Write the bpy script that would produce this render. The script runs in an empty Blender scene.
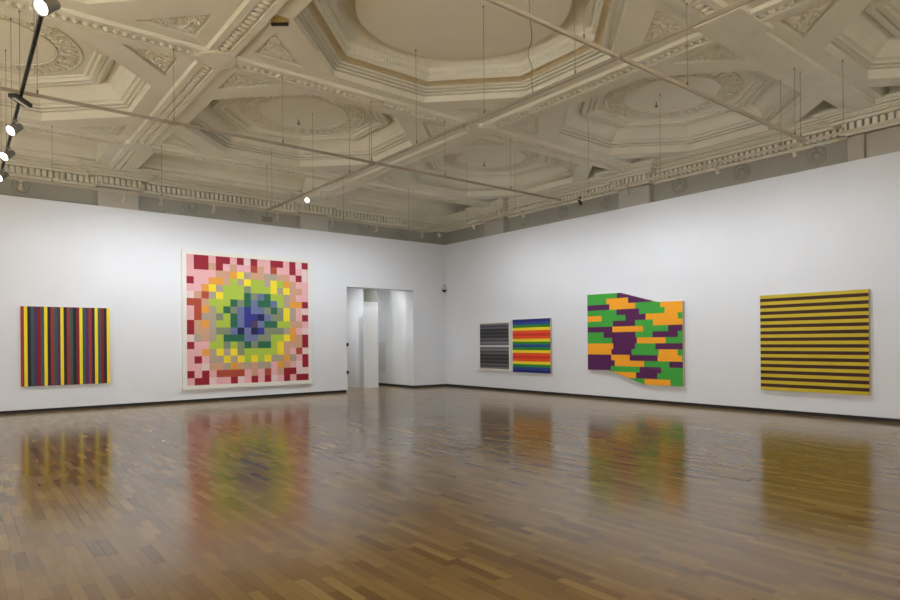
import bpy, bmesh, math, random
from mathutils import Vector, Matrix
from mathutils.geometry import tessellate_polygon
random.seed(7)
PI = math.pi
S = bpy.context.scene
COL = S.collection

# ------------------------------------------------------------------ helpers
def lin(c):
    return tuple(((v/255)/12.92 if v/255 <= .04045 else ((v/255+.055)/1.055)**2.4) for v in c) + (1,)

def mat(name, rgb, rough=.6, metal=0, noise=0, scale=6, bump=0, bscale=40, emit=None, estr=0, spec=.5, raw=None):
    m = bpy.data.materials.new(name); m.use_nodes = True
    nt = m.node_tree; b = nt.nodes['Principled BSDF']
    col = raw + (1,) if raw else lin(rgb)
    b.inputs['Base Color'].default_value = col
    b.inputs['Roughness'].default_value = rough
    b.inputs['Metallic'].default_value = metal
    b.inputs['Specular IOR Level'].default_value = spec
    tc = nt.nodes.new('ShaderNodeTexCoord')
    if noise:
        n = nt.nodes.new('ShaderNodeTexNoise'); n.inputs['Scale'].default_value = scale; n.inputs['Detail'].default_value = 5
        nt.links.new(tc.outputs['Object'], n.inputs['Vector'])
        r = nt.nodes.new('ShaderNodeMapRange'); r.inputs['To Min'].default_value = 1-noise; r.inputs['To Max'].default_value = 1+noise
        r.inputs['From Min'].default_value = .3; r.inputs['From Max'].default_value = .7
        nt.links.new(n.outputs['Fac'], r.inputs['Value'])
        mx = nt.nodes.new('ShaderNodeVectorMath'); mx.operation = 'SCALE'; mx.inputs[0].default_value = col[:3]
        nt.links.new(r.outputs['Result'], mx.inputs['Scale'])
        nt.links.new(mx.outputs['Vector'], b.inputs['Base Color'])
    if bump:
        n2 = nt.nodes.new('ShaderNodeTexNoise'); n2.inputs['Scale'].default_value = bscale
        nt.links.new(tc.outputs['Object'], n2.inputs['Vector'])
        bp = nt.nodes.new('ShaderNodeBump'); bp.inputs['Strength'].default_value = bump; bp.inputs['Distance'].default_value = .01
        nt.links.new(n2.outputs['Fac'], bp.inputs['Height']); nt.links.new(bp.outputs['Normal'], b.inputs['Normal'])
    if emit:
        b.inputs['Emission Color'].default_value = lin(emit); b.inputs['Emission Strength'].default_value = estr
    return m

class MB:
    """collects shapes, then links them as ONE mesh object"""
    def __init__(s): s.v = []; s.f = []; s.m = []
    def face(s, pts, mi=0):
        k = len(s.v); s.v += [tuple(p) for p in pts]; s.f.append(list(range(k, k+len(pts)))); s.m.append(mi)
    def box(s, a, b, mi=0):
        x0, y0, z0 = a; x1, y1, z1 = b
        P = [(x0,y0,z0),(x1,y0,z0),(x1,y1,z0),(x0,y1,z0),(x0,y0,z1),(x1,y0,z1),(x1,y1,z1),(x0,y1,z1)]
        k = len(s.v); s.v += P
        for q in ((0,3,2,1),(4,5,6,7),(0,1,5,4),(1,2,6,5),(2,3,7,6),(3,0,4,7)):
            s.f.append([k+i for i in q]); s.m.append(mi)
    def grid(s, rows, close=True, mi=0):
        """rows: list of rings of equal length"""
        k = len(s.v); n = len(rows[0])
        for r in rows: s.v += [tuple(p) for p in r]
        for i in range(len(rows)-1):
            for j in range(n if close else n-1):
                j2 = (j+1) % n
                s.f.append([k+i*n+j, k+i*n+j2, k+(i+1)*n+j2, k+(i+1)*n+j]); s.m.append(mi)
    def tube(s, a, b, r, n=8, r2=None, caps=True, mi=0):
        a = Vector(a); b = Vector(b); d = (b-a).normalized()
        u = d.orthogonal().normalized(); w = d.cross(u)
        r2 = r if r2 is None else r2
        A = [a + r*(math.cos(t)*u+math.sin(t)*w) for t in [2*PI*i/n for i in range(n)]]
        B = [b + r2*(math.cos(t)*u+math.sin(t)*w) for t in [2*PI*i/n for i in range(n)]]
        s.grid([A, B], mi=mi)
        if caps: s.face(A[::-1], mi); s.face(B, mi)
    def lathe(s, prof, c, axis=(0,0,1), n=24, mi=0, cap=True):
        c = Vector(c); d = Vector(axis).normalized(); u = d.orthogonal().normalized(); w = d.cross(u)
        rows = [[c + d*h + r*(math.cos(2*PI*i/n)*u+math.sin(2*PI*i/n)*w) for i in range(n)] for r, h in prof]
        s.grid(rows, mi=mi)
        if cap: s.face(rows[0][::-1], mi); s.face(rows[-1], mi)
    def blob(s, c, rx, ry, rz, ang=0, n=6):
        ca, sa = math.cos(ang), math.sin(ang); rows = []
        for lat in (-.98, -.5, .1, .7, .99):
            cr = math.sqrt(1-lat*lat); row = []
            for i in range(n):
                t = 2*PI*i/n; x = rx*cr*math.cos(t); y = ry*cr*math.sin(t)
                row.append((c[0]+x*ca-y*sa, c[1]+x*sa+y*ca, c[2]+rz*lat))
            rows.append(row)
        s.grid(rows)
        s.face(rows[0][::-1]); s.face(rows[-1])
    def region(s, outer, holes, z, mi=0):
        polys = [[Vector((p[0], p[1], 0)) for p in outer]] + [[Vector((p[0], p[1], 0)) for p in h] for h in holes]
        flat = [p for q in polys for p in q]; k = len(s.v)
        s.v += [(p.x, p.y, z) for p in flat]
        for t in tessellate_polygon(polys):
            a, b, c = [flat[i] for i in t]
            if (b-a).cross(c-a).z > 0: t = t[::-1]
            s.f.append([k+i for i in t]); s.m.append(mi)
    def build(s, name, mats, parent=None, bevel=0, smooth=False, norm=True):
        me = bpy.data.meshes.new(name); me.from_pydata(s.v, [], s.f)
        if not isinstance(mats, (list, tuple)): mats = [mats]
        for m in mats: me.materials.append(m)
        for p, mi in zip(me.polygons, s.m): p.material_index = mi; p.use_smooth = smooth
        if norm:
            bm = bmesh.new(); bm.from_mesh(me); bmesh.ops.remove_doubles(bm, verts=bm.verts, dist=1e-5)
            bmesh.ops.recalc_face_normals(bm, faces=bm.faces); bm.to_mesh(me); bm.free()
        me.update()
        o = bpy.data.objects.new(name, me); COL.objects.link(o)
        if bevel:
            md = o.modifiers.new('bevel', 'BEVEL'); md.width = bevel; md.segments = 2
        if parent: o.parent = parent
        return o

def tag(o, label=None, cat=None, group=None, kind=None):
    if label: o['label'] = label
    if cat: o['category'] = cat
    if group: o['group'] = group
    if kind: o['kind'] = kind
    return o
def empty(name, loc=(0,0,0), **k):
    o = bpy.data.objects.new(name, None); COL.objects.link(o); o.location = loc; o.empty_display_size = .2
    return tag(o, **k)
def struct(o, label=None, cat=None): return tag(o, label, cat, None, 'structure')
def copy_tree(o, parent=None):
    c = o.copy(); COL.objects.link(c); c.parent = parent
    for ch in list(o.children): copy_tree(ch, c)
    return c

# ------------------------------------------------------------------ dimensions
XC, YC, HW = 13.023, 16.695, 4.785      # faces and height of the white hanging walls
XE, YN = 13.27, 16.92                   # old walls behind and above them
XW, YS = -7.2, -5.9
GX, GY = 5.14, 5.07
CX = [13.26-GX*i for i in range(5)]     # rib lines of the ceiling
RY = [14.27-GY*i for i in range(5)]
ZR, ZF, ZP = 5.63, 5.68, 6.24           # rib soffit, flange, recess plane
ZT = 4.57                               # lighting tracks

# ------------------------------------------------------------------ materials
M = {}
M['wall'] = mat('white_wall_paint', None, .75, noise=.012, scale=1.2, bump=.05, bscale=120, raw=(.775,.80,.84))
M['pass'] = mat('passage_wall_paint', None, .75, raw=(.83,.835,.83))
M['plaster'] = mat('cream_ceiling_plaster', None, .8, noise=.05, scale=1.4, bump=.08, bscale=30, raw=(.77,.75,.63))
M['ornament'] = mat('modelled_plaster_ornament', None, .85, noise=.08, scale=14, bump=.4, bscale=45, raw=(.70,.675,.555))
M['gilt'] = mat('aged_tan_plaster_band', None, .8, noise=.10, scale=9, bump=.5, bscale=60, raw=(.52,.43,.255))
M['disc'] = mat('olive_cream_plaster', None, .85, noise=.02, scale=2, raw=(.79,.765,.635))
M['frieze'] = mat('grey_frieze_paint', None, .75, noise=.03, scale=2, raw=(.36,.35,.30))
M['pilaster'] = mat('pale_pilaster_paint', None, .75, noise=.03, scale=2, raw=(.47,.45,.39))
M['black'] = mat('black_recess', None, .6, raw=(.008,.008,.012))
M['track'] = mat('white_track_metal', None, .4, raw=(.52,.48,.38))
M['rod'] = mat('grey_steel_rod', None, .5, raw=(.22,.20,.16))
M['dulltrack'] = mat('dull_cream_track', None, .5, raw=(.34,.30,.235))
M['lampwhite'] = mat('white_lamp_housing', None, .4, raw=(.58,.55,.47))
M['lampgrey'] = mat('grey_lamp_housing', None, .45, raw=(.22,.21,.19))
M['lampblack'] = mat('black_lamp_housing', None, .45, raw=(.015,.015,.015))
M['lensoff'] = mat('glass_lens', None, .15, raw=(.6,.6,.55))
M['glow'] = mat('lit_lamp_lens', (255,255,250), .4, emit=(255,253,246), estr=14)
M['glowlow'] = mat('dim_lit_lens', (255,255,250), .4, emit=(255,250,235), estr=4)
M['frame'] = mat('white_picture_frame', None, .5, raw=(.80,.78,.72))
M['edge'] = mat('raw_canvas_edge', None, .8, raw=(.55,.45,.36))
M['grey'] = mat('pale_grey_paint', None, .6, raw=(.74,.74,.73))
M['stain'] = mat('yellow_water_stain', None, .85, noise=.2, scale=20, raw=(.48,.36,.12))

def floor_mat():
    m = bpy.data.materials.new('oak_strip_floor'); m.use_nodes = True
    nt = m.node_tree; N = nt.nodes; L = nt.links; b = N['Principled BSDF']
    tc = N.new('ShaderNodeTexCoord'); sp = N.new('ShaderNodeSeparateXYZ'); L.new(tc.outputs['Object'], sp.inputs[0])
    def math_(op, a, bb=None):
        n = N.new('ShaderNodeMath'); n.operation = op
        for i, v in enumerate((a, bb)):
            if v is None: continue
            if isinstance(v, (int, float)): n.inputs[i].default_value = v
            else: L.new(v, n.inputs[i])
        return n.outputs[0]
    def wn(vec_a, vec_b):
        c = N.new('ShaderNodeCombineXYZ'); L.new(vec_a, c.inputs[0])
        if vec_b is not None: L.new(vec_b, c.inputs[1])
        w = N.new('ShaderNodeTexWhiteNoise'); w.noise_dimensions = '2D'; L.new(c.outputs[0], w.inputs[0]); return w.outputs['Value']
    xs = math_('DIVIDE', sp.outputs[0], .075); row = math_('FLOOR', xs)
    off = wn(row, None)
    ys = math_('ADD', math_('DIVIDE', sp.outputs[1], .46), math_('MULTIPLY', off, 7.3)); blk = math_('FLOOR', ys)
    rnd = wn(row, blk)
    ramp = N.new('ShaderNodeValToRGB'); L.new(rnd, ramp.inputs[0])
    e = ramp.color_ramp.elements
    e[0].position = 0; e[0].color = (.19,.113,.037,1)
    e[1].position = 1; e[1].color = (.39,.26,.095,1)
    for p, c in ((.12,(.25,.155,.053,1)),(.5,(.29,.185,.064,1)),(.88,(.33,.215,.076,1))):
        k = ramp.color_ramp.elements.new(p); k.color = c
    # grain
    mp = N.new('ShaderNodeMapping'); mp.inputs['Scale'].default_value = (55, 3.2, 1); L.new(tc.outputs['Object'], mp.inputs[0])
    g = N.new('ShaderNodeTexNoise'); g.inputs['Scale'].default_value = 1; g.inputs['Detail'].default_value = 4; L.new(mp.outputs[0], g.inputs['Vector'])
    g2 = N.new('ShaderNodeTexNoise'); g2.inputs['Scale'].default_value = .7; g2.inputs['Detail'].default_value = 3; L.new(tc.outputs['Object'], g2.inputs['Vector'])
    gr = math_('ADD', math_('MULTIPLY', g.outputs['Fac'], .35), math_('ADD', math_('MULTIPLY', g2.outputs['Fac'], .3), .675))
    # joints
    fx = math_('FRACT', xs); fy = math_('FRACT', ys)
    jx = math_('LESS_THAN', math_('MINIMUM', fx, math_('SUBTRACT', 1, fx)), .018)
    jy = math_('LESS_THAN', math_('MINIMUM', fy, math_('SUBTRACT', 1, fy)), .004)
    j = math_('SUBTRACT', 1, math_('MULTIPLY', math_('MAXIMUM', jx, jy), .38))
    sc = N.new('ShaderNodeVectorMath'); sc.operation = 'SCALE'; L.new(ramp.outputs[0], sc.inputs[0]); L.new(math_('MULTIPLY', gr, j), sc.inputs['Scale'])
    L.new(sc.outputs[0], b.inputs['Base Color'])
    L.new(math_('ADD', .13, math_('MULTIPLY', rnd, .05)), b.inputs['Roughness'])
    b.inputs['IOR'].default_value = 1.34
    bp = N.new('ShaderNodeBump'); bp.inputs['Strength'].default_value = .05; bp.inputs['Distance'].default_value = .002
    L.new(math_('ADD', j, math_('MULTIPLY', g.outputs['Fac'], .4)), bp.inputs['Height']); L.new(bp.outputs[0], b.inputs['Normal'])
    return m
M['floor'] = floor_mat()

# ------------------------------------------------------------------ floor and walls
DX0, DX1, DH = 9.25, 11.69, 3.19        # doorway in the north wall
YB, XB0, XB1 = 20.6, 7.6, 12.6          # passage behind the doorway
b = MB(); b.box((XW-.2, YS-.2, -.15), (XE+.3, YB+.2, 0)); struct(b.build('floor', M['floor']))

b = MB(); g = .07
b.box((XW, YC, g), (DX0, YN+.2, HW)); b.box((DX1, YC, g), (XC+.02, YN+.2, HW)); b.box((DX0, YC, DH), (DX1, YN+.2, HW))
struct(b.build('wall_north', M['wall']))
b = MB(); b.box((XC, YS, g), (XE+.02, YC, HW)); struct(b.build('wall_east', M['wall']))
b = MB(); b.box((XW-.2, YS-.2, 0), (XW, YN, 6.3)); struct(b.build('wall_west', M['wall']))
b = MB(); b.box((XW, YS-.2, 0), (XE, YS, 6.3)); struct(b.build('wall_south', M['wall']))
b = MB(); b.box((XW, YC+.025, 0), (DX0-.02, YC+.1, g)); b.box((DX1+.03, YC+.025, 0), (XC+.03, YC+.1, g)); struct(b.build('baseboard_north', M['black']))
b = MB(); b.box((XC+.025, YS, 0), (XC+.1, YC+.03, g)); struct(b.build('baseboard_east', M['black']))
# passage behind
b = MB(); b.box((DX1, YN+.2, g), (DX1+.25, YB, 3.6)); struct(b.build('wall_passage_east', M['pass']))
b = MB(); b.box((DX1+.025, YC+.05, 0), (DX1+.12, YB, g)); struct(b.build('baseboard_passage', M['black']))
b = MB(); b.box((XB0, YB, 0), (DX1+.25, YB+.2, 3.6)); struct(b.build('wall_passage_north', M['pass']))
b = MB(); b.box((XB0-.2, YN+.2, 0), (XB0, YB, 3.6)); struct(b.build('wall_passage_west', M['pass']))
b = MB(); b.box((XB0-.2, YN+.2, 3.6), (DX1+.25, YB+.2, 3.75)); struct(b.build('ceiling_passage', M['pass']))
# pier with its beige head
r = empty('pillar', (10.44, 17.75, 0)); struct(r)
b = MB(); b.box((0, 0, 0), (.56, 1.9, 2.84)); b.box((0, .012, 2.84), (.03, 1.9, 3.6)); b.build('pillar_shaft', M['pass'], r)
b = MB(); b.box((.031, .05, 2.84), (.56, 1.9, 3.6)); b.box((.031, .035, 2.86), (.56, .06, 2.89)); b.box((.031, .035, 2.94), (.56, .06, 2.955)); b.build('pillar_head', M['frieze'], r)
b = MB(); b.box((DX1-.02, 18.35, .45), (DX1+.01, 18.95, 1.5)); struct(b.build('trim_3', M['grey']))
# door leaf folded back into the passage, only its hinges show
r = empty('door_1', (DX0, YN+.2, 0)); struct(r)
b = MB(); b.box((-.05, .02, .02), (-.005, 1.1, 3.05)); b.build('door_leaf', M['pass'], r)
for z in (.60, 1.44):
    b = MB(); b.tube((.02, -.43, z-.05), (.02, -.43, z+.05), .022, 10); b.box((-.03, -.44, z-.045), (.02, -.42, z+.045)); b.build('hinge', M['black'], r)

# ------------------------------------------------------------------ old walls: frieze, pilasters, cornice, dentils
PILN = [CX[4]+.08+GX*i for i in range(0, 4)]; PILN = [CX[3]+.07, CX[2]+.10, CX[1]+.10]
PILE = [14.28, 9.20, 4.06, -.94]
PW, PD = .44, .20
def north_path():
    p = [(XW, YN)]
    for c in PILN: p += [(c-PW, YN), (c-PW, YN-PD), (c+PW, YN-PD), (c+PW, YN)]
    return p
def east_path():
    p = []
    for c in PILE: p += [(XE, c+PW), (XE-PD, c+PW), (XE-PD, c-PW), (XE, c-PW)]
    return p + [(XE, YS)]
def offset(path, d):
    out = []
    for i, p in enumerate(path):
        n = Vector((0, 0)); segs = []
        for a, c in ((i-1, i), (i, i+1)):
            if a < 0 or c >= len(path): continue
            t = (Vector(path[c])-Vector(path[a])).normalized(); segs.append(Vector((t.y, -t.x)))
        if len(segs) == 2 and (segs[0]-segs[1]).length > .1: n = segs[0]+segs[1]
        else: n = segs[0]
        out.append((p[0]+n.x*d, p[1]+n.y*d))
    return out
FULL = north_path()+[(XE, YN)]+east_path()
NN = len(north_path())
CORN = [(0,5.27),(.025,5.28),(.035,5.30),(.05,5.305),(.05,5.475),(.205,5.48),(.205,5.525),(.17,5.527),(.17,5.545),(.235,5.547),(.235,5.57),(.30,5.585),(.30,5.605),(.26,5.607),(.26,5.625),(.335,5.627),(.345,5.65),(.40,5.66),(.43,5.69),(.43,5.72),(0,5.76)]
def sweep(name, prof, lo, hi, m, parent):
    b = MB(); rows = []
    for d, z in prof: rows.append([(x, y, z) for x, y in offset(FULL, d)[lo:hi]])
    b.grid(rows, close=False); return b.build(name, m, parent, norm=False)
def dentils(lo, hi, m, parent):
    b = MB(); p = offset(FULL, .05)
    for i in range(lo, hi):
        a = Vector(p[i]); c = Vector(p[i+1]); t = (c-a); L_ = t.length; t.normalize(); n = Vector((t.y, -t.x))
        if L_ < .3: continue
        k = max(1, int(L_/.117)); st = L_/k
        for j in range(k):
            q = a+t*(st*(j+.5)); h = .038; w = .13
            P = [q-t*h, q+t*h, q+t*h+n*w, q-t*h+n*w]
            x = [v.x for v in P]; y = [v.y for v in P]
            b.box((min(x), min(y), 5.315), (max(x), max(y), 5.465))
    return b.build('dentil_band', m, parent)
def medallion(c, axis, parent):
    b = MB()
    b.lathe([(.185,0),(.185,.02),(.165,.035),(.150,.02),(.145,.008),(.075,.008),(.07,.02),(.05,.035),(.02,.045),(.001,.046)], c, axis, 28, cap=False)
    for k in range(8):
        a = k*PI/4
        u = Vector((0,0,1)); w = Vector(axis).cross(u)
        b.tube(Vector(c)+(u*math.cos(a)+w*math.sin(a))*.075+Vector(axis)*.01, Vector(c)+(u*math.cos(a)+w*math.sin(a))*.135+Vector(axis)*.01, .014, 5)
    return b.build('medallion', M['frieze'], parent, smooth=True)

tn = struct(empty('trim_1', (0,0,0)))
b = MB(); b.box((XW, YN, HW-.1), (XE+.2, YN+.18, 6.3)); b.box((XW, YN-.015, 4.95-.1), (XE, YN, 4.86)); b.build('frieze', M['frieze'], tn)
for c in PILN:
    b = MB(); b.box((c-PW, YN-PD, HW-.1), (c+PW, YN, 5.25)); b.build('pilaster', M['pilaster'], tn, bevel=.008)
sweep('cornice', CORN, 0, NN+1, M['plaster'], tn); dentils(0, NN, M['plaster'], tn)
for x in (-6.0, -4.05, -.35, 1.13, 4.80, 6.26, 10.02, 11.49): medallion((x, YN, 5.09), (0,-1,0), tn)
te = struct(empty('trim_2', (0,0,0)))
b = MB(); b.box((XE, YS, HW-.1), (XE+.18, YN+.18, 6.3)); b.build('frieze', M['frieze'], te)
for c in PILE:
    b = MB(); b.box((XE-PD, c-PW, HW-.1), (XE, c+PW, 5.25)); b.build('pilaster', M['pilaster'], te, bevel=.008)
sweep('cornice', CORN, NN, len(FULL), M['plaster'], te); dentils(NN, len(FULL)-1, M['plaster'], te)
for y in (13.13, 11.64, 10.17, 8.07, 6.58, 5.11, 3.0, 1.55, .1): medallion((XE, y, 5.09), (-1,0,0), te)
b = MB(); b.tube((XE-PD-.03, 4.20, HW-.1), (XE-PD-.03, 4.20, 5.26), .015, 8); b.build('conduit_pipe', M['rod'], te)

# ------------------------------------------------------------------ coffered ceiling
ceil = struct(empty('ceiling', (0,0,0)))
def octa(a):
    s = a*math.tan(PI/8)
    return [(a,-s),(a,s),(s,a),(-s,a),(-a,s),(-a,-s),(-s,-a),(s,-a)]
HX, HY = GX/2, GY/2
def tri(sx, sy, o=.40, l=.76, d=0):
    # right-angled corner panel, inset by d
    x, y = HX-o-d, HY-o-d; l2 = l-d*3.414
    p = [(sx*x, sy*y), (sx*(x-l2), sy*y), (sx*x, sy*(y-l2))]
    return p if sx*sy > 0 else p[::-1]
def orn_tri(b, sx, sy, z, rnd):
    for _ in range(90):
        u, v = rnd.random(), rnd.random()
        if u+v > 1: u, v = 1-u, 1-v
        l = .60; x = HX-.44-u*l; y = HY-.44-v*l
        b.blob((sx*x, sy*y, z), rnd.uniform(.018,.045), rnd.uniform(.010,.02), .018, rnd.uniform(0, PI))
def base_coffer(name, prof, top, east=False):
    b = MB()
    holes = [octa(prof[0][0])]
    for sx in (1,-1):
        for sy in (1,-1): holes.append(tri(sx, sy) if not (east and sx > 0) else tri(sx, sy, .34, .98))
    b.region([(-HX,-HY),(HX,-HY),(HX,HY),(-HX,HY)], holes, ZF)
    for i, h in enumerate(holes[1:]):
        dz = .075 if not (east and i < 2) else .45
        b.grid([[(x,y,ZF) for x,y in h], [(x,y,ZF+dz) for x,y in h]]); b.face([(x,y,ZF+dz) for x,y in h])
    rows = [[(x,y,z) for x,y in octa(r)] for r, z in prof]
    b.grid(rows)
    if top: b.face(rows[-1])
    return b
small_prof = [(2.08,5.68),(2.08,5.83),(2.11,5.832),(2.11,5.848),(2.045,5.85),(2.045,5.875),(2.08,5.877),(2.08,5.893),(2.00,5.895),(2.00,5.925),(1.97,5.935),(1.99,5.937),(1.99,5.952),(1.95,5.955),(1.90,6.02),(1.83,6.09),(1.75,6.15),(1.68,6.185),(1.65,6.19)]
def add_corner_parts(p, east, rnd):
    for sx in (1,-1):
        for sy in (1,-1):
            if east and sx > 0: continue
            b = MB(); z = ZF+.035
            t_ = tri(sx, sy, d=.018); b.region(t_, [], z); b.grid([[(x,y,z) for x,y in t_], [(x,y,z+.035) for x,y in t_]])
            orn_tri(b, sx, sy, z-.004, rnd)
            # toothed inner moulding along the long side
            t = tri(sx, sy)
            A = Vector(t[1]+(0,)); B = Vector(t[2]+(0,)); n = 17
            for k in range(n):
                q = A.lerp(B, (k+.5)/n); q += (Vector((sx*HX, sy*HY, 0))-q).normalized()*.035
                b.blob((q.x, q.y, ZF+.02), .018, .018, .025, PI/4, 5)
            b.build('triangle_panel', M['ornament'], p, norm=False)
def small_coffer(loc, east=False):
    rnd = random.Random(3)
    o = base_coffer('coffer', small_prof, True, east).build('coffer', M['plaster'], ceil, norm=False); o.location = loc
    add_corner_parts(o, east, rnd)
    b = MB()
    rows = [[(x,y,z) for x,y in octa(r)] for r, z in ((1.655,6.19),(1.655,6.25),(1.62,6.25),(1.62,6.10),(1.57,6.085),(1.52,6.085),(1.52,6.14),(1.50,6.14),(1.50,6.10),(1.42,6.095),(1.40,6.155),(1.38,6.155),(1.38,6.135),(1.35,6.135),(1.33,6.16),(1.30,6.16))]
    b.grid(rows); b.face(rows[-1]); s = 1.53
    P = octa(1.63)
    for i in range(8):                                  # small dentils round the outside
        A = Vector(P[i]+(0,)); B = Vector(P[(i+1) % 8]+(0,)); t = (B-A).normalized(); nn = Vector((t.y,-t.x,0)); n = 18
        for k in range(n):
            q = A.lerp(B, (k+.5)/n)
            pts = [q-t*.02-nn*.03, q+t*.02-nn*.03, q+t*.02+nn*.03, q-t*.02+nn*.03]
            b.grid([[(p.x,p.y,6.13) for p in pts], [(p.x,p.y,6.20) for p in pts]]); b.face([(p.x,p.y,6.13) for p in pts])
    b.build('octagon_frame', M['plaster'], o, norm=False)
    b = MB(); rr = random.Random(5)
    b.lathe([(1.24,6.207),(1.24,6.19),(1.215,6.185),(1.20,6.20),(.90,6.20),(.885,6.18),(.865,6.18),(.86,6.207)], (0,0,0), (0,0,1), 64, cap=False)
    for k in range(44):
        a = 2*PI*k/44
        for r0, sc, da in ((.96,1,.5),(1.05,1.15,-.6),(1.14,1,.6)):
            r_ = r0+rr.uniform(-.015,.015); a2 = a+rr.uniform(-.02,.02)
            b.blob((r_*math.cos(a2), r_*math.sin(a2), 6.193), .055*sc, .022, .024, a2+da+rr.uniform(-.3,.3))
    b.build('wreath_ring', M['ornament'], o, norm=False).location = (0,0,-.045)
    b = MB(); b.lathe([(.86,6.204),(.85,6.198),(.001,6.196)], (0,0,0), (0,0,1), 64, cap=False); b.build('centre_disc', M['disc'], o, norm=False).location = (0,0,-.045)
    b = MB(); b.tube((0,0,6.20), (0,0,6.12), .012, 8); b.lathe([(.03,0),(.035,-.02),(.01,-.04)], (0,0,6.12)); b.build('hook', M['rod'], o).location = (.05,.35,-.045)
    return o
big_prof = [(2.12,5.68),(2.12,5.785),(2.15,5.787),(2.15,5.80),(2.085,5.802),(2.085,5.825),(2.12,5.827),(2.12,5.842),(2.045,5.844),(2.045,5.865),(2.08,5.867),(2.08,5.88),(2.005,5.882),(2.005,5.898),(1.97,5.90)]
def big_coffer(loc):
    rnd = random.Random(4)
    o = base_coffer('coffer', big_prof, False).build('coffer', M['plaster'], ceil, norm=False); o.location = loc
    add_corner_parts(o, False, rnd)
    b = MB(); b.grid([[(x,y,z) for x,y in octa(r)] for r, z in ((1.97,5.90),(1.94,5.93),(1.88,5.945))])
    b.build('tan_band', M['gilt'], o, norm=False)
    b = MB(); b.grid([[(x,y,z) for x,y in octa(r)] for r, z in ((1.88,5.945),(1.87,5.96),(1.885,6.03),(1.875,6.08),(1.85,6.115),(1.83,6.15),(1.80,6.15))])
    P = octa(1.872)
    for i in range(8):
        A = Vector(P[i]+(0,)); B = Vector(P[(i+1) % 8]+(0,)); t = (B-A).normalized(); ang = math.atan2(t.y, t.x)
        for k in range(26):
            q = A.lerp(B, (k+.5)/26); b.blob((q.x, q.y, 6.075), .02, .02, .03, ang, 5)
    b.build('inner_cornice', M['plaster'], o, norm=False)
    # soffit from octagon to circle
    b = MB(); n = 64
    def on_oct(a, R):
        k = (a+PI/8) % (PI/4)-PI/8; return R/math.cos(k)
    ring = lambda f, z: [(f(2*PI*i/n)*math.cos(2*PI*i/n), f(2*PI*i/n)*math.sin(2*PI*i/n), z) for i in range(n)]
    b.grid([ring(lambda a: on_oct(a, 1.815), 6.145), ring(lambda a: 1.76, 6.21), ring(lambda a: 1.66, 6.27), ring(lambda a: 1.50, 6.30), ring(lambda a: 1.3, 6.30)])
    b.build('circular_soffit', M['plaster'], o, norm=False)
    b = MB(); b.grid([ring(lambda a: 1.49, 6.30), ring(lambda a: 1.49, 6.105), ring(lambda a: 1.48, 6.095)]); b.face(ring(lambda a: 1.48, 6.095)); b.build('centre_disc', M['disc'], o, norm=False)
    return o
protos = {}
for i in range(4):
    for j in range(4):
        loc = ((CX[i]+CX[i+1])/2, (RY[j]+RY[j+1])/2, 0)
        kind = 'big' if (i, j) == (1, 1) else ('east' if i == 0 else 'small')
        if kind in protos:
            c = copy_tree(protos[kind], ceil); c.location = loc
        else:
            protos[kind] = big_coffer(loc) if kind == 'big' else small_coffer(loc, kind == 'east')

# ribs
def rib_mesh(L_, beads, name='rib'):
    """rib along +x of length L_, centred"""
    b = MB(); z0 = ZF+.01
    prof = [(-.205,z0),(-.205,5.665),(-.19,5.65),(-.185,ZR),(-.085,ZR),(-.085,ZR+.042),(.085,ZR+.042),(.085,ZR),(.185,ZR),(.19,5.65),(.205,5.665),(.205,z0)]
    if not beads: prof = [(-.205,z0),(-.205,5.665),(-.19,5.65),(-.185,ZR),(.185,ZR),(.19,5.65),(.205,5.665),(.205,z0)]
    b.grid([[(-L_/2,y,z) for y,z in prof], [(L_/2,y,z) for y,z in prof]], close=False)
    o = b.build(name, M['plaster'], ceil, norm=False)
    if beads:
        b = MB(); n = int(L_/.115)
        for k in range(n):
            x = -L_/2+(k+.5)*L_/n; b.blob((x, 0, ZR+.022), .042, .070, .032, 0, 8)
        b.build('bead_band', M['plaster'], o, norm=False)
    return o
pr = {}
def rib(cx, cy, L_, rot, beads=True):
    key = (round(L_, 2), beads)
    if key in pr: o = copy_tree(pr[key], ceil)
    else: o = pr[key] = rib_mesh(L_, beads)
    o.location = (cx, cy, 0); o.rotation_euler = (0, 0, rot)
for j, y in enumerate(RY[:4]):
    for i in range(4):
        if j == 2 and i == 0: rib((CX[0]+CX[1])/2-.2, y, GX-.4, 0, False); continue
        rib((CX[i]+CX[i+1])/2, y, GX-.4, 0)
for i in (1, 2, 3):
    for j in range(4):
        rib(CX[i], (RY[j]+RY[j+1])/2, GY-.4, PI/2)
# bosses at the crossings
bp = None
for i in (1, 2, 3):
    for j in range(4):
        if (i, j) == (1, 2): 
            b = MB(); b.box((CX[i]-.45, RY[j]-.32, ZR-.012), (CX[i]+.45, RY[j]+.32, ZF+.01)); b.build('plain_crossing', M['plaster'], ceil, bevel=.01); continue
        if bp is None:
            b = MB(); b.lathe([(.20,.06),(.31,.05),(.31,.02),(.295,0),(.275,-.012),(.26,-.005),(.25,-.012),(.001,-.016)], (0,0,ZR), (0,0,1), 40, cap=False)
            for s in (0, PI/2, PI, 3*PI/2):
                for d in (-.22, .22): b.lathe([(.045,.03),(.045,-.0),(.02,-.008),(.001,-.008)], (.30*math.cos(s+d), .30*math.sin(s+d), ZR), (0,0,1), 10, cap=False)
            b.box((-.2,-.2,ZR+.003),(.2,.2,ZF+.01))
            bp = b.build('boss', M['plaster'], ceil); o = bp
        else: o = copy_tree(bp, ceil)
        o.location = (CX[i], RY[j], 0)
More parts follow.
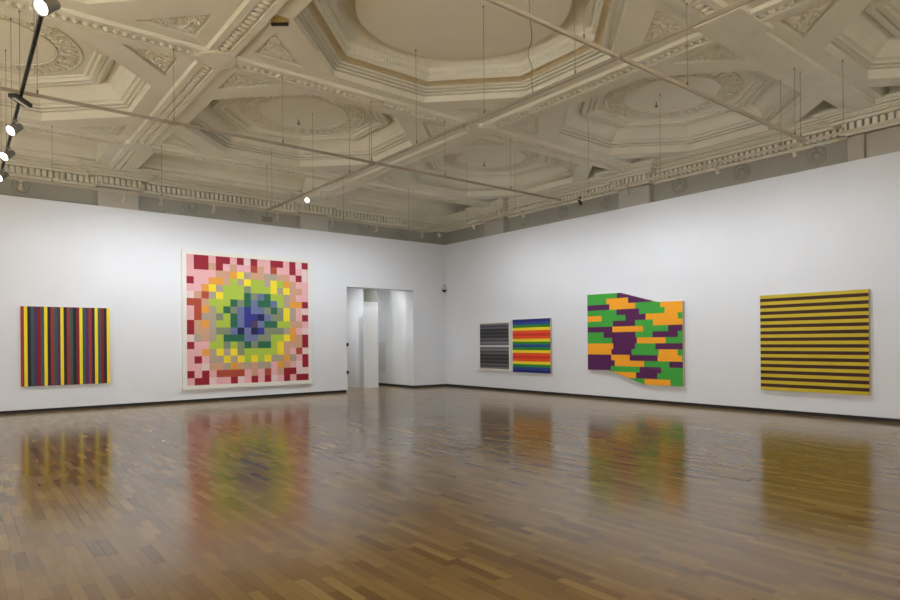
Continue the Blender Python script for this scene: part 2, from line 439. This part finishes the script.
# half bays between the last rib and the north wall
for i in range(4):
    x0 = CX[i+1]+.42 if i < 3 else XW; x1 = CX[i]-.42 if i else XE
    b = MB(); y0 = RY[0]+.205
    pro = [(y0,ZF),(y0,ZP-.06),(y0+.06,ZP),(15.75,ZP),(15.95,ZP-.02),(16.15,6.14),(16.32,6.02),(16.42,5.88),(16.44,5.80),(16.50,5.79),(16.50,5.72),(16.55,5.70)]
    b.grid([[(x0,y,z) for y,z in pro], [(x1,y,z) for y,z in pro]], close=False)
    b.build('half_bay', M['plaster'], ceil, norm=False)
for i in (1, 2, 3):
    b = MB(); x = CX[i]; b.box((x-.42, RY[0]+.2, ZF), (x+.42, 16.9, ZP+.05)); b.build('cross_beam', M['plaster'], ceil)
    rib(x, (RY[0]+.2+16.6)/2, 16.6-RY[0]-.2, PI/2)
b = MB(); b.box((XW-.2, YS-.2, 6.32), (XE+.3, YN+.3, 6.5)); b.build('slab', M['plaster'], ceil)
# water stain and lifted flap beside a triangular panel
# ------------------------------------------------------------------ pictures
def cm(name, rgb, raw=None): 
    return mat(name, rgb, .7, bump=.05, bscale=200)
PAL = {k: cm('paint_'+k, v) for k, v in dict(
    black=(12,12,22), dred=(150,14,38), pink=(232,176,180), pale=(232,205,205), rust=(176,72,50), tan=(206,160,130), orange=(232,160,60), greige=(176,160,140),
    yellow=(245,222,40), lime=(172,196,66), sage=(128,140,112), green=(34,104,74), steel=(104,116,158), navy=(22,24,78), blue=(44,52,140), plum=(86,58,96),
    brick=(152,50,48), maroon=(128,16,36), slate=(58,84,84), ink=(26,26,40), violet=(84,40,92),
    red=(222,48,34), vermilion=(240,84,36), leaf=(38,140,44), royal=(38,70,150), indigo=(30,34,120),
    g1=(44,44,48), g2=(72,72,76), g3=(98,99,104), g4=(122,123,128), g5=(205,205,208),
    grape=(86,18,84), grass=(62,168,60), amber=(255,172,30), mustard=(206,184,44), brown=(66,30,18)).items()}
def wall_frame(o, wall, c0):
    """local x runs to the right as seen from the room, local z up, local -y out of the wall"""
    if wall == 'N': o.location = (c0, YC, 0)
    else: o.location = (XC, c0, 0); o.rotation_euler = (0, 0, -PI/2)
def in_poly(poly, x, z):
    c = False; n = len(poly)
    for i in range(n):
        (x1,z1),(x2,z2) = poly[i], poly[(i+1) % n]
        if (z1 > z) != (z2 > z) and x < (x2-x1)*(z-z1)/(z2-z1)+x1: c = not c
    return c
def painting(name, wall, c0, w, z0, z1, cells, label, depth=.06, frame=0, fr_depth=.07, poly=None, group=None):
    """cells: list of (x0,x1,z0,z1,colour) in 0..1 canvas units"""
    r = empty(name, label=label, cat='painting'); wall_frame(r, wall, c0)
    names = sorted({c[4] for c in cells}); mats = [M['edge']]+[PAL[n] for n in names]
    b = MB(); h = z1-z0
    if poly is None:
        y = -depth; b.box((0, y+.0015, z0), (w, -.004, z1))
        for a, c, d, e, k in cells:
            b.face([(a*w, y, z0+d*h), (c*w, y, z0+d*h), (c*w, y, z0+e*h), (a*w, y, z0+e*h)], 1+names.index(k))
    else:
        P = poly; n = len(P)
        b.grid([[(x,-depth+.0015,z) for x,z in P], [(x,-.004,z) for x,z in P]]); 
        for part in (P,): 
            k0 = len(b.v); b.v += [(x,-.004,z) for x,z in P]; b.f.append(list(range(k0, k0+n))); b.m.append(0)
        # clip every cell against the outline columns
        bm = bmesh.new(); 
        for a, c, d, e, k in cells:
            q = [(a*w, z0+d*h), (c*w, z0+d*h), (c*w, z0+e*h), (a*w, z0+e*h)]
            q = clip(q, TOPL, -1); q = clip(q, BOTL, 1)
            if len(q) >= 3: b.face([(x,-depth,z) for x,z in q], 1+names.index(k))
        bm.free()
    b.build('canvas', mats, r, norm=False)
    if frame:
        b = MB(); f = frame; o_ = .0
        for a, c, d, e in ((-f,0,z0-f,z1+f),(w,w+f,z0-f,z1+f),(0,w,z1,z1+f),(0,w,z0-f,z0)):
            b.box((a,-fr_depth,d), (c,-.002,e))
        b.build('frame', M['frame'], r)
    return r
def clip(q, lines, sgn):
    """keep what lies below (sgn -1) / above (+1) the line z = z0 + k (x - x0) of the column the cell sits in"""
    xm = sum(p[0] for p in q)/len(q) if q else 0
    for x0, x1, za, zb in lines:
        if x0-1e-6 <= xm <= x1+1e-6:
            f = lambda p: sgn*(p[1]-(za+(zb-za)*(p[0]-x0)/(x1-x0)))
            out = []
            for i in range(len(q)):
                a, c = q[i], q[(i+1) % len(q)]; fa, fc = f(a), f(c)
                if fa >= 0: out.append(a)
                if (fa >= 0) != (fc >= 0):
                    t = fa/(fa-fc); out.append((a[0]+(c[0]-a[0])*t, a[1]+(c[1]-a[1])*t))
            return out
    return q

# plain upright stripes
seq = ['brick','yellow','ink','slate','violet','maroon','slate','yellow','ink','brick','slate','violet','yellow','ink','brick','slate','ink','maroon','yellow','slate','violet','brick','ink','yellow','slate','maroon','ink','yellow']
n = len(seq)
painting('striped_painting', 'N', 1.10, 1.75, .585, 2.365, [(i/n, (i+1)/n, 0, 1, k) for i, k in enumerate(seq)],
         'square unframed painting in dark red, yellow, navy and green stripes, leftmost on the left wall')
# large patchwork of plain colour blocks
rr = random.Random(11); cells = []; nx = 18
zones = [(.10,['navy','plum','blue']),(.24,['steel','blue','steel','navy']),(.40,['steel','green','sage','green']),(.55,['lime','sage','lime']),(.66,['yellow','greige','yellow','lime']),
         (.77,['orange','tan','greige']),(.87,['rust','pink','pink','tan']),(9,['dred','pale','pink','dred','pink'])]
xs = [i/nx for i in range(nx+1)]
for i in range(nx):
    for j in range(nx):
        cx, cz = (i+.5)/nx*2-1, (j+.5)/nx*2-1
        d = max((abs(cx)**3.2+abs(cz)**3.2)**(1/3.2)*.97, 0)+rr.uniform(-.055,.055)
        for lim, cs in zones:
            if d < lim: k = rr.choice(cs); break
        cells.append((xs[i], xs[i+1], xs[j], xs[j+1], k))
painting('large_square_painting', 'N', 4.60, 3.35, .43, 3.80, cells,
         'very large square white-framed painting, red and pink outside, yellow, green and blue towards the middle', depth=.055, frame=.105, fr_depth=.075)
# grey one: level bands
seq = ['g4','g2','g3','g1','g2','g1','g2','g1','g3','g2','g4','g3','g5','g3','g4','g2','g3','g1','g2','g1','g2','g1','g3','g2','g4']
n = len(seq)
painting('grey_painting', 'E', 14.86, 1.33, .655, 2.05, [(0,1,i/n,(i+1)/n,k) for i, k in enumerate(seq)],
         'small grey and black painting in a white frame, nearest the corner of the room', depth=.05, frame=.055)
seq = ['indigo','royal','leaf','yellow','vermilion','red','vermilion','yellow','leaf','royal','leaf','yellow','vermilion','red','vermilion','yellow','leaf','royal','indigo']
n = len(seq)
painting('rainbow_painting', 'E', 13.365, 1.50, .585, 2.135, [(0,1,i/n,(i+1)/n,k) for i, k in enumerate(seq)],
         'small unframed painting in bright blue, green, yellow and red, beside the grey painting', depth=.07)
# folded outline canvas, level courses of plain blocks
Z0, Z1 = .432, 2.694; W = 10.54-7.82
poly = [(0,.735),(.665,.75),(1.687,.432),(2.72,.437),(2.72,2.384),(2.074,2.392),(1.033,2.680),(0,2.694)]
TOPL = [(0,1.033,2.694,2.680),(1.033,2.074,2.680,2.392),(2.074,2.72,2.392,2.384)]
BOTL = [(0,.665,.735,.75),(.665,1.687,.75,.432),(1.687,2.72,.432,.437)]
br = sorted({0,.665,1.033,1.687,2.074,2.72}); cells = []; rr = random.Random(6); rows = 16; last = {}
for j in range(rows):
    blocks = [0]; 
    while blocks[-1] < W: blocks.append(blocks[-1]+rr.uniform(.45,.95))
    cs = []; prev = None
    for _ in blocks:
        k = rr.choice([c for c in ('grape','grape','grass','grass','amber') if c != prev]); cs.append(k); prev = k
    cuts = sorted(set([x for x in blocks if x < W]+br))
    for a, c in zip(cuts, cuts[1:]):
        k = cs[max(i for i, x in enumerate(blocks) if x <= a+1e-6)]
        cells.append((a/W, c/W, j/rows, (j+1)/rows, k))
painting('shaped_painting', 'E', 10.54, W, Z0, Z1, cells,
         'irregular many-sided canvas in purple, green and orange on the right wall', depth=.09, poly=poly)
n = 29
painting('yellow_brown_painting', 'E', 6.08, 1.945, .46, 2.39, [(0,1,i/n,(i+1)/n,'mustard' if i % 2 == 0 else 'brown') for i in range(n)],
         'square painting of yellow and dark brown stripes, rightmost on the right wall', depth=.075)

# ------------------------------------------------------------------ lighting tracks
def ceil_z(x, y):
    for i in range(4):
        for j in range(4):
            cx, cy = (CX[i]+CX[i+1])/2, (RY[j]+RY[j+1])/2
            dx, dy = abs(x-cx), abs(y-cy)
            if dx <= HX and dy <= HY:
                if min(HX-dx, HY-dy) < .19: return ZR+.01
                a = max(dx, dy, (dx+dy)/math.sqrt(2))
                if a > 2.0: return ZF
                if (i, j) == (1, 1): return 6.095
                return 6.155 if a < 1.7 else 6.16
    if y > RY[0]: return ZP
    return ZF
TR = 'ceiling-hung lighting tracks'
def track(a, bb, rods, label, dz=0, w=.017, m='track'):
    a = Vector(a+(ZT+dz,)); c = Vector(bb+(ZT+dz,)); t = (c-a).normalized(); n = Vector((t.y,-t.x,0)); L_ = (c-a).length
    r = empty('lighting_track', a, label=label, cat='lighting track', group=TR)
    b = MB()
    # channel section open downwards
    sec = [(-w,.04),(w,.04),(w,0),(w-.006,0),(w-.006,.028),(-w+.006,.028),(-w+.006,0),(-w,0)]
    rows = [[tuple(t*d+n*u+Vector((0,0,z))) for u, z in sec] for d in (0, L_)]
    b.grid(rows); b.face(rows[0]); b.face(rows[1][::-1]); b.build('rail', M[m], r)
    for d in rods:
        p = t*d; w_ = a+p; z1 = ceil_z(w_.x, w_.y)-ZT-dz
        b = MB(); b.tube((p.x,p.y,.04), (p.x,p.y,z1), .003, 6); b.tube((p.x,p.y,.04), (p.x,p.y,.09), .012, 6); b.tube((p.x,p.y,z1-.03), (p.x,p.y,z1), .010, 6)
        b.build('suspension_rod', M['rod'], r)
    return r
TX0, TX1, TX2, TYN, TYM, TYS = .63, 5.68, 10.45, 14.03, 9.20, 4.17
track((-6.5,TYN), (TX2-.02,TYN), [.4,2.5,4.6,6.2,7.95,9.9,12.2,14.2,16.2], 'long white track running in front of the left wall')
track((TX2,TYN+.02), (TX2,-5.0), [1.6,3.4,5.6,7.3,9.5,10.4,12.6,14.6,17], 'long white track running in front of the right wall')
track((-6.5,TYM), (TX2-.02,TYM), [.9,2.6,4.3,6.3,7.3,8.9,10.5,12.1,13.7,15.4], 'thin track crossing the middle of the ceiling parallel to the left wall', 0, .011, 'dulltrack')
track((-6.5,TYS), (TX2-.02,TYS), [1.2,3.3,5.5,7.5,9.6,11.6,13.55,16.55,16.75], 'track crossing the ceiling at the top right, its end joining the right wall track')
track((TX1,TYN-.03), (TX1,TYM+.02), [.3,2.4,3.9,4.6], 'far length of track running from the left wall track to the mid-ceiling track', 0, .012, 'dulltrack')
track((TX1,TYS-.02), (TX1,-4.5), [2.4,5,7.5], 'length of track leaving the picture at the top edge', 0, .012, 'dulltrack')
track((TX1,TYM-.02), (TX1,TYS+.02), [1.2,2.8,4.4], 'near length of track rising to the top right across the large octagon corner', 0, .012, 'dulltrack')
track((-4.55,TYN-.03), (-4.55,-3.28), [2,6,10,14], 'track in front of the left end wall, outside the picture', -.046)
track((-4.6,-3.3), (TX2-.03,-3.3), [2,6,10,14], 'track in front of the wall behind the viewpoint', -.09)
r = track((TX0,TYN-.03), (TX0,-4.5), [.6,2.0,3.2,4.7,6.5,8,10,12,15], 'black track at the left carrying the glaring lit lamps', -.046)
for c in r.children:
    if c.name.startswith('rail'): c.data.materials[0] = M['lampblack']
    
SP = 'spotlights on the tracks'
def spotlight(x, y, target, label, lit=None, colour='lampwhite', glow='lensoff', size=1.0, energy=0, cone=120, group=None, z=ZT):
    """track spotlight: adapter on the rail, stem, yoke and a round head aimed at target"""
    r = empty('spotlight', (x, y, z), label=label, cat='spotlight', group=SP)
    b = MB(); b.box((-.03,-.016,-.03), (.03,.016,.0)); b.build('adapter', M[colour], r)
    b = MB(); b.tube((0,0,-.03), (0,0,-.085), .008, 8); b.build('stem', M[colour], r)
    hc = Vector((0,0,-.12)); d = (Vector(target)-(Vector((x,y,z))+hc)).normalized()
    s = size
    b = MB(); b.lathe([(.018*s,-.085*s),(.034*s,-.075*s),(.040*s,-.02*s),(.052*s,.05*s),(.056*s,.075*s),(.050*s,.075*s),(.046*s,.055*s)], hc, d, 20, cap=False)
    b.lathe([(.001,-.086*s),(.019*s,-.084*s)], hc, d, 20, cap=False)
    h = b.build('lamp_head', M[colour], r, smooth=True)
    b = MB(); b.lathe([(.047*s,.056*s),(.03*s,.060*s),(.001,.062*s)], hc, d, 20, cap=False); b.build('lens', M[glow], h, norm=False)
    if energy:
        ld = bpy.data.lights.new('spot_beam', 'SPOT'); ld.energy = energy; ld.spot_size = math.radians(cone); ld.spot_blend = 1.0
        ld.shadow_soft_size = .05; ld.color = (.93, .972, 1.03)
        lo = bpy.data.objects.new('spot_beam', ld); COL.objects.link(lo); lo.parent = r
        lo.location = hc+d*(.09*s+.0); lo.rotation_euler = d.to_track_quat('-Z', 'Y').to_euler()
    return r
EN = 56; BK = 2300
zt = 1.8
for k, (x, lab) in enumerate(((-5.6,'behind the left edge of the picture'),(-3.6,'outside the picture at the far left'),(-1.6,'left of the lit lamps'),(.95,'small lamp beside the lit lamps at the left edge'),(2.67,'above the gap between the first two paintings'),
        (3.38,'small white lamp above the top left of the largest painting'),(4.47,'small lamp above the middle of the largest painting'),(5.94,'white lamp at the right of the junction box'),
        (7.37,'in front of the right-hand wide pilaster'),(8.67,'small lamp right of the wide pilaster above the doorway'),(10.15,'near the room corner'))):
    spotlight(x, TYN, (x, YC, zt), 'white spotlight, left wall track, '+lab, energy=EN*(.25 if x < 0 else .6 if x < 2 else 1)*(0.75 if x > 10 else 1), cone=140, size=.72)
for k, (y, lab) in enumerate(((13.65,'nearest the room corner'),(12.2,'second from the room corner'),(10.39,'above the rainbow painting'),(8.69,'above the left half of the shaped canvas'),
        (7.5,'just right of the shaped canvas'),(5.63,'over the left edge of the yellow and brown painting'),(4.35,'beside the track junction at the right'),(2.7,'right of the picture edge'),(.9,'beyond the right edge of the picture'),(-1.5,'far behind the viewpoint'))):
    spotlight(TX2, y, (XC, y, zt), ('black' if k == 3 else 'white')+' spotlight, right wall track, '+lab, colour='lampblack' if k == 3 else 'lampwhite', energy=EN*(.6 if y > 13 else 1 if y > 5 else .5 if y > 4 else .2), cone=140, size=.72)
# lamps on the far cross track, two lit towards the large octagon
spotlight(TX1, 11.85, (2.5, 8.0, 2.2), 'bright white spotlight, lower of the two on the rising track', colour='lampwhite', glow='glowlow', size=1.0)
spotlight(TX1, 11.2, (5.2, 9.0, 3.6), 'white track spotlight tilted up, upper one on the rising track', colour='lampwhite', glow='lensoff', size=1.3)
# floodlight box at the junction
r = empty('floodlight', (TX1, TYN, ZT), label='grey box floodlight hanging where the rising track meets the left wall track', cat='floodlight')
b = MB(); b.tube((0,0,.03), (0,0,-.13), .014, 8); b.build('stem', M['lampgrey'], r)
b = MB(); b.box((-.12,-.05,-.24), (.12,.05,-.12)); b.build('housing', M['lampgrey'], r, bevel=.008)
# glaring lamps on the left track
for y, lab in ((6.30,'nearest and largest glaring lamp at the top left'),(10.15,'highest of the three small glaring lamps at the left edge'),(11.6,'middle of the three small glaring lamps at the left edge'),(13.1,'lowest of the three small glaring lamps at the left edge')):
    spotlight(TX0, y, (-4.2, y-4.0, .0), lab+', on the black track', colour='lampgrey', glow='glow', size=1.3, energy=60, cone=100, z=ZT-.046)
r = empty('wallwasher', (TX0, TYM+.04, ZT-.046), label='flat black rectangular lamp with a white face on the black track', cat='lamp')
r.rotation_euler = (0, 0, -.55)
b = MB(); b.box((-.05,-.17,-.045), (.05,.17,0)); b.build('housing', M['lampblack'], r)
b = MB(); b.box((-.018,-.14,-.052), (.018,.14,-.044)); b.build('diffuser', M['frame'], r)
# unseen lamps added out of view to raise bounce light on the ceiling
for k in range(6):
    spotlight(-4.55, 12.4-3.1*k, (XW+1.3, 12.4-3.1*k, 0), 'added unseen spotlight facing the left end wall, for bounce light', z=ZT-.046, energy=BK, cone=100)
for k in range(4):
    spotlight(-4.6+3.1*k, -3.3, (-4.6+3.1*k, YS+1.3, 0), 'added unseen spotlight facing the wall behind the viewpoint, for bounce light', z=ZT-.09, energy=BK, cone=100)

# passage lamps; the last two are added fill for the side wall
for x, y, t, e, lab in ((8.6, 18.3, (10.44, 18.3, .7), 56, 'lamp inside the passage facing the white pillar'), (11.1, 17.12, (DX1, 19.2, .4), 13, 'lamp just behind the doorway lighting the passage side wall'),
        (10.9, 20.0, (DX1, 18.4, .6), 34, 'added fill lamp at the far end of the passage behind the pillar'), (9.2, 17.3, (DX1, 17.3, .8), 26, 'added fill lamp at the top left inside the doorway')):
    spotlight(x, y, t, lab, energy=e, cone=130, glow='glowlow', z=3.6)

# ------------------------------------------------------------------ small things
r = empty('security_camera', (XC, YC, 3.28), label='small white dome security camera with a black eye in the room corner', cat='security camera')
b = MB(); b.box((-.10,-.06,-.02), (-.0,.0,.16)); b.build('bracket', M['lampwhite'], r, bevel=.01)
b = MB(); b.lathe([(.001,.06),(.05,.055),(.085,.02),(.09,-.02),(.085,-.03)], (-.12,-.10,.0), (0,0,1), 20, cap=False); b.build('housing', M['lampwhite'], r, smooth=True)
b = MB(); b.lathe([(.078,-.03),(.070,-.065),(.045,-.095),(.001,-.108)], (-.12,-.10,.0), (0,0,1), 20, cap=False); b.build('eye', M['lampblack'], r, smooth=True)

r = empty('floor_socket', (5.67, 6.80, 0), label='flat floor socket cover with a dark edge set in the wooden floor', cat='floor socket')
b = MB()
for a, c, d, e in ((-.19,.19,-.14,-.125),(-.19,.19,.125,.14),(-.19,-.175,-.125,.125),(.175,.19,-.125,.125)): b.box((a,d,0), (c,e,.003))
b.build('rim', M['black'], r)
b = MB(); b.box((-.175,-.125,0), (.175,.125,.0015)); b.build('lid', M['floor'], r)

def wall_clamp(x, y, rz, label):
    r = empty('wall_clamp', (x, y, HW), label=label, cat='clamp'); r.rotation_euler = (0, 0, rz)
    b = MB(); b.box((-.13,-.03,0), (.13,.03,.012)); b.box((-.13,-.03,.012), (-.10,.03,.05)); b.box((.10,-.03,.012), (.13,.03,.05)); b.build('plate', M['lampwhite'], r, bevel=.004)
    b = MB(); b.tube((-.10,0,.035), (.10,0,.055), .012, 8); b.tube((-.02,0,.045), (.03,0,.085), .010, 8); b.build('bolt', M['track'], r)
wall_clamp(4.30, YC+.10, 0, 'small white clamp lying on the top edge of the left wall above the largest painting')
wall_clamp(XC+.10, 8.95, PI/2, 'small white clamp lying on the top edge of the right wall')
def ceiling_dot(x, y, z, label):
    b = MB(); b.lathe([(.03,0),(.035,-.02),(.015,-.05),(.001,-.052)], (0,0,0), (0,0,1), 10, cap=False); b.lathe([(.03,0),(.001,0)], (0,0,0), (0,0,1), 10, cap=False)
    o = b.build('ceiling_hook', M['rod']); o.location = (x, y, z); tag(o, label, 'ceiling hook', 'dark hooks in the ceiling')
ceiling_dot(2.10, 11.75, ZP, 'small dark hook in the coffer at the far left, above the black track')
ceiling_dot(11.95, 5.35, ZP, 'small dark hook in the right coffer beside the right wall track')
# lifted flap with a yellow stain
r = empty('ceiling_flap', (3.33, 7.73, ZF), label='dark lifted flap of plaster with a yellow stain near the upper left of the ceiling', cat='ceiling damage')
r.rotation_euler = (0, 0, -.65)
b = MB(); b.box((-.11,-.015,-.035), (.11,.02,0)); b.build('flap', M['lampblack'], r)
b = MB(); b.region([(-.10,.0),(.12,.0),(.15,-.10),(.02,-.20),(-.10,-.13)], [], -.002); b.build('stain', M['stain'], r, norm=False)
# loose hanging cables
def cable(pts, label):
    b = MB()
    P = [Vector(p) for p in pts]; Q = []
    for k in range(len(P)-1):
        p0, p1, p2, p3 = P[max(k-1,0)], P[k], P[k+1], P[min(k+2,len(P)-1)]
        for t in (0, .25, .5, .75):
            Q.append(.5*((2*p1)+(p2-p0)*t+(2*p0-5*p1+4*p2-p3)*t*t+(3*p1-p0-3*p2+p3)*t*t*t))
    Q.append(P[-1])
    b.grid([[q+Vector((.006*math.cos(a), .006*math.sin(a), 0)) for a in (0,PI/3,2*PI/3,PI,4*PI/3,5*PI/3)] for q in Q])
    tag(b.build('hanging_cable', M['rod']), label, 'cable')
cable([(5.68,5.5,6.095),(5.66,5.5,5.9),(5.69,5.51,5.6),(5.70,5.49,5.3),(5.64,5.5,5.1),(5.71,5.5,4.95),(5.70,5.5,4.8),(5.725,5.5,4.60)], 'thin dark cable hanging from the large round ceiling disc down to the track')

# ------------------------------------------------------------------ camera
f, yaw, roll, pitch, cy = 622.9156, .901300, -.0085, 0.0001, 341.6974
D = Vector((math.cos(yaw), math.sin(yaw), 0)); R0 = Vector((math.sin(yaw), -math.cos(yaw), 0)); U0 = Vector((0,0,1))
R_ = math.cos(roll)*R0+math.sin(roll)*U0; U_ = -math.sin(roll)*R0+math.cos(roll)*U0
cd = bpy.data.cameras.new('camera'); cam = bpy.data.objects.new('camera', cd); COL.objects.link(cam)
cd.sensor_width = 36; cd.lens = f/900*36; cd.shift_y = (cy-300)/900; cd.clip_start = .05; cd.clip_end = 200
cam.matrix_world = Matrix(((R_.x,U_.x,-D.x,0),(R_.y,U_.y,-D.y,0),(R_.z,U_.z,-D.z,1.5),(0,0,0,1)))
S.camera = cam
w = bpy.data.worlds.new('world'); S.world = w; w.use_nodes = True
w.node_tree.nodes['Background'].inputs[0].default_value = (.5,.5,.5,1); w.node_tree.nodes['Background'].inputs[1].default_value = .05
S.view_settings.view_transform = 'Standard'; S.view_settings.look = 'None'; S.view_settings.gamma = 1; S.view_settings.use_curve_mapping = False
S.view_settings.exposure = 0.72
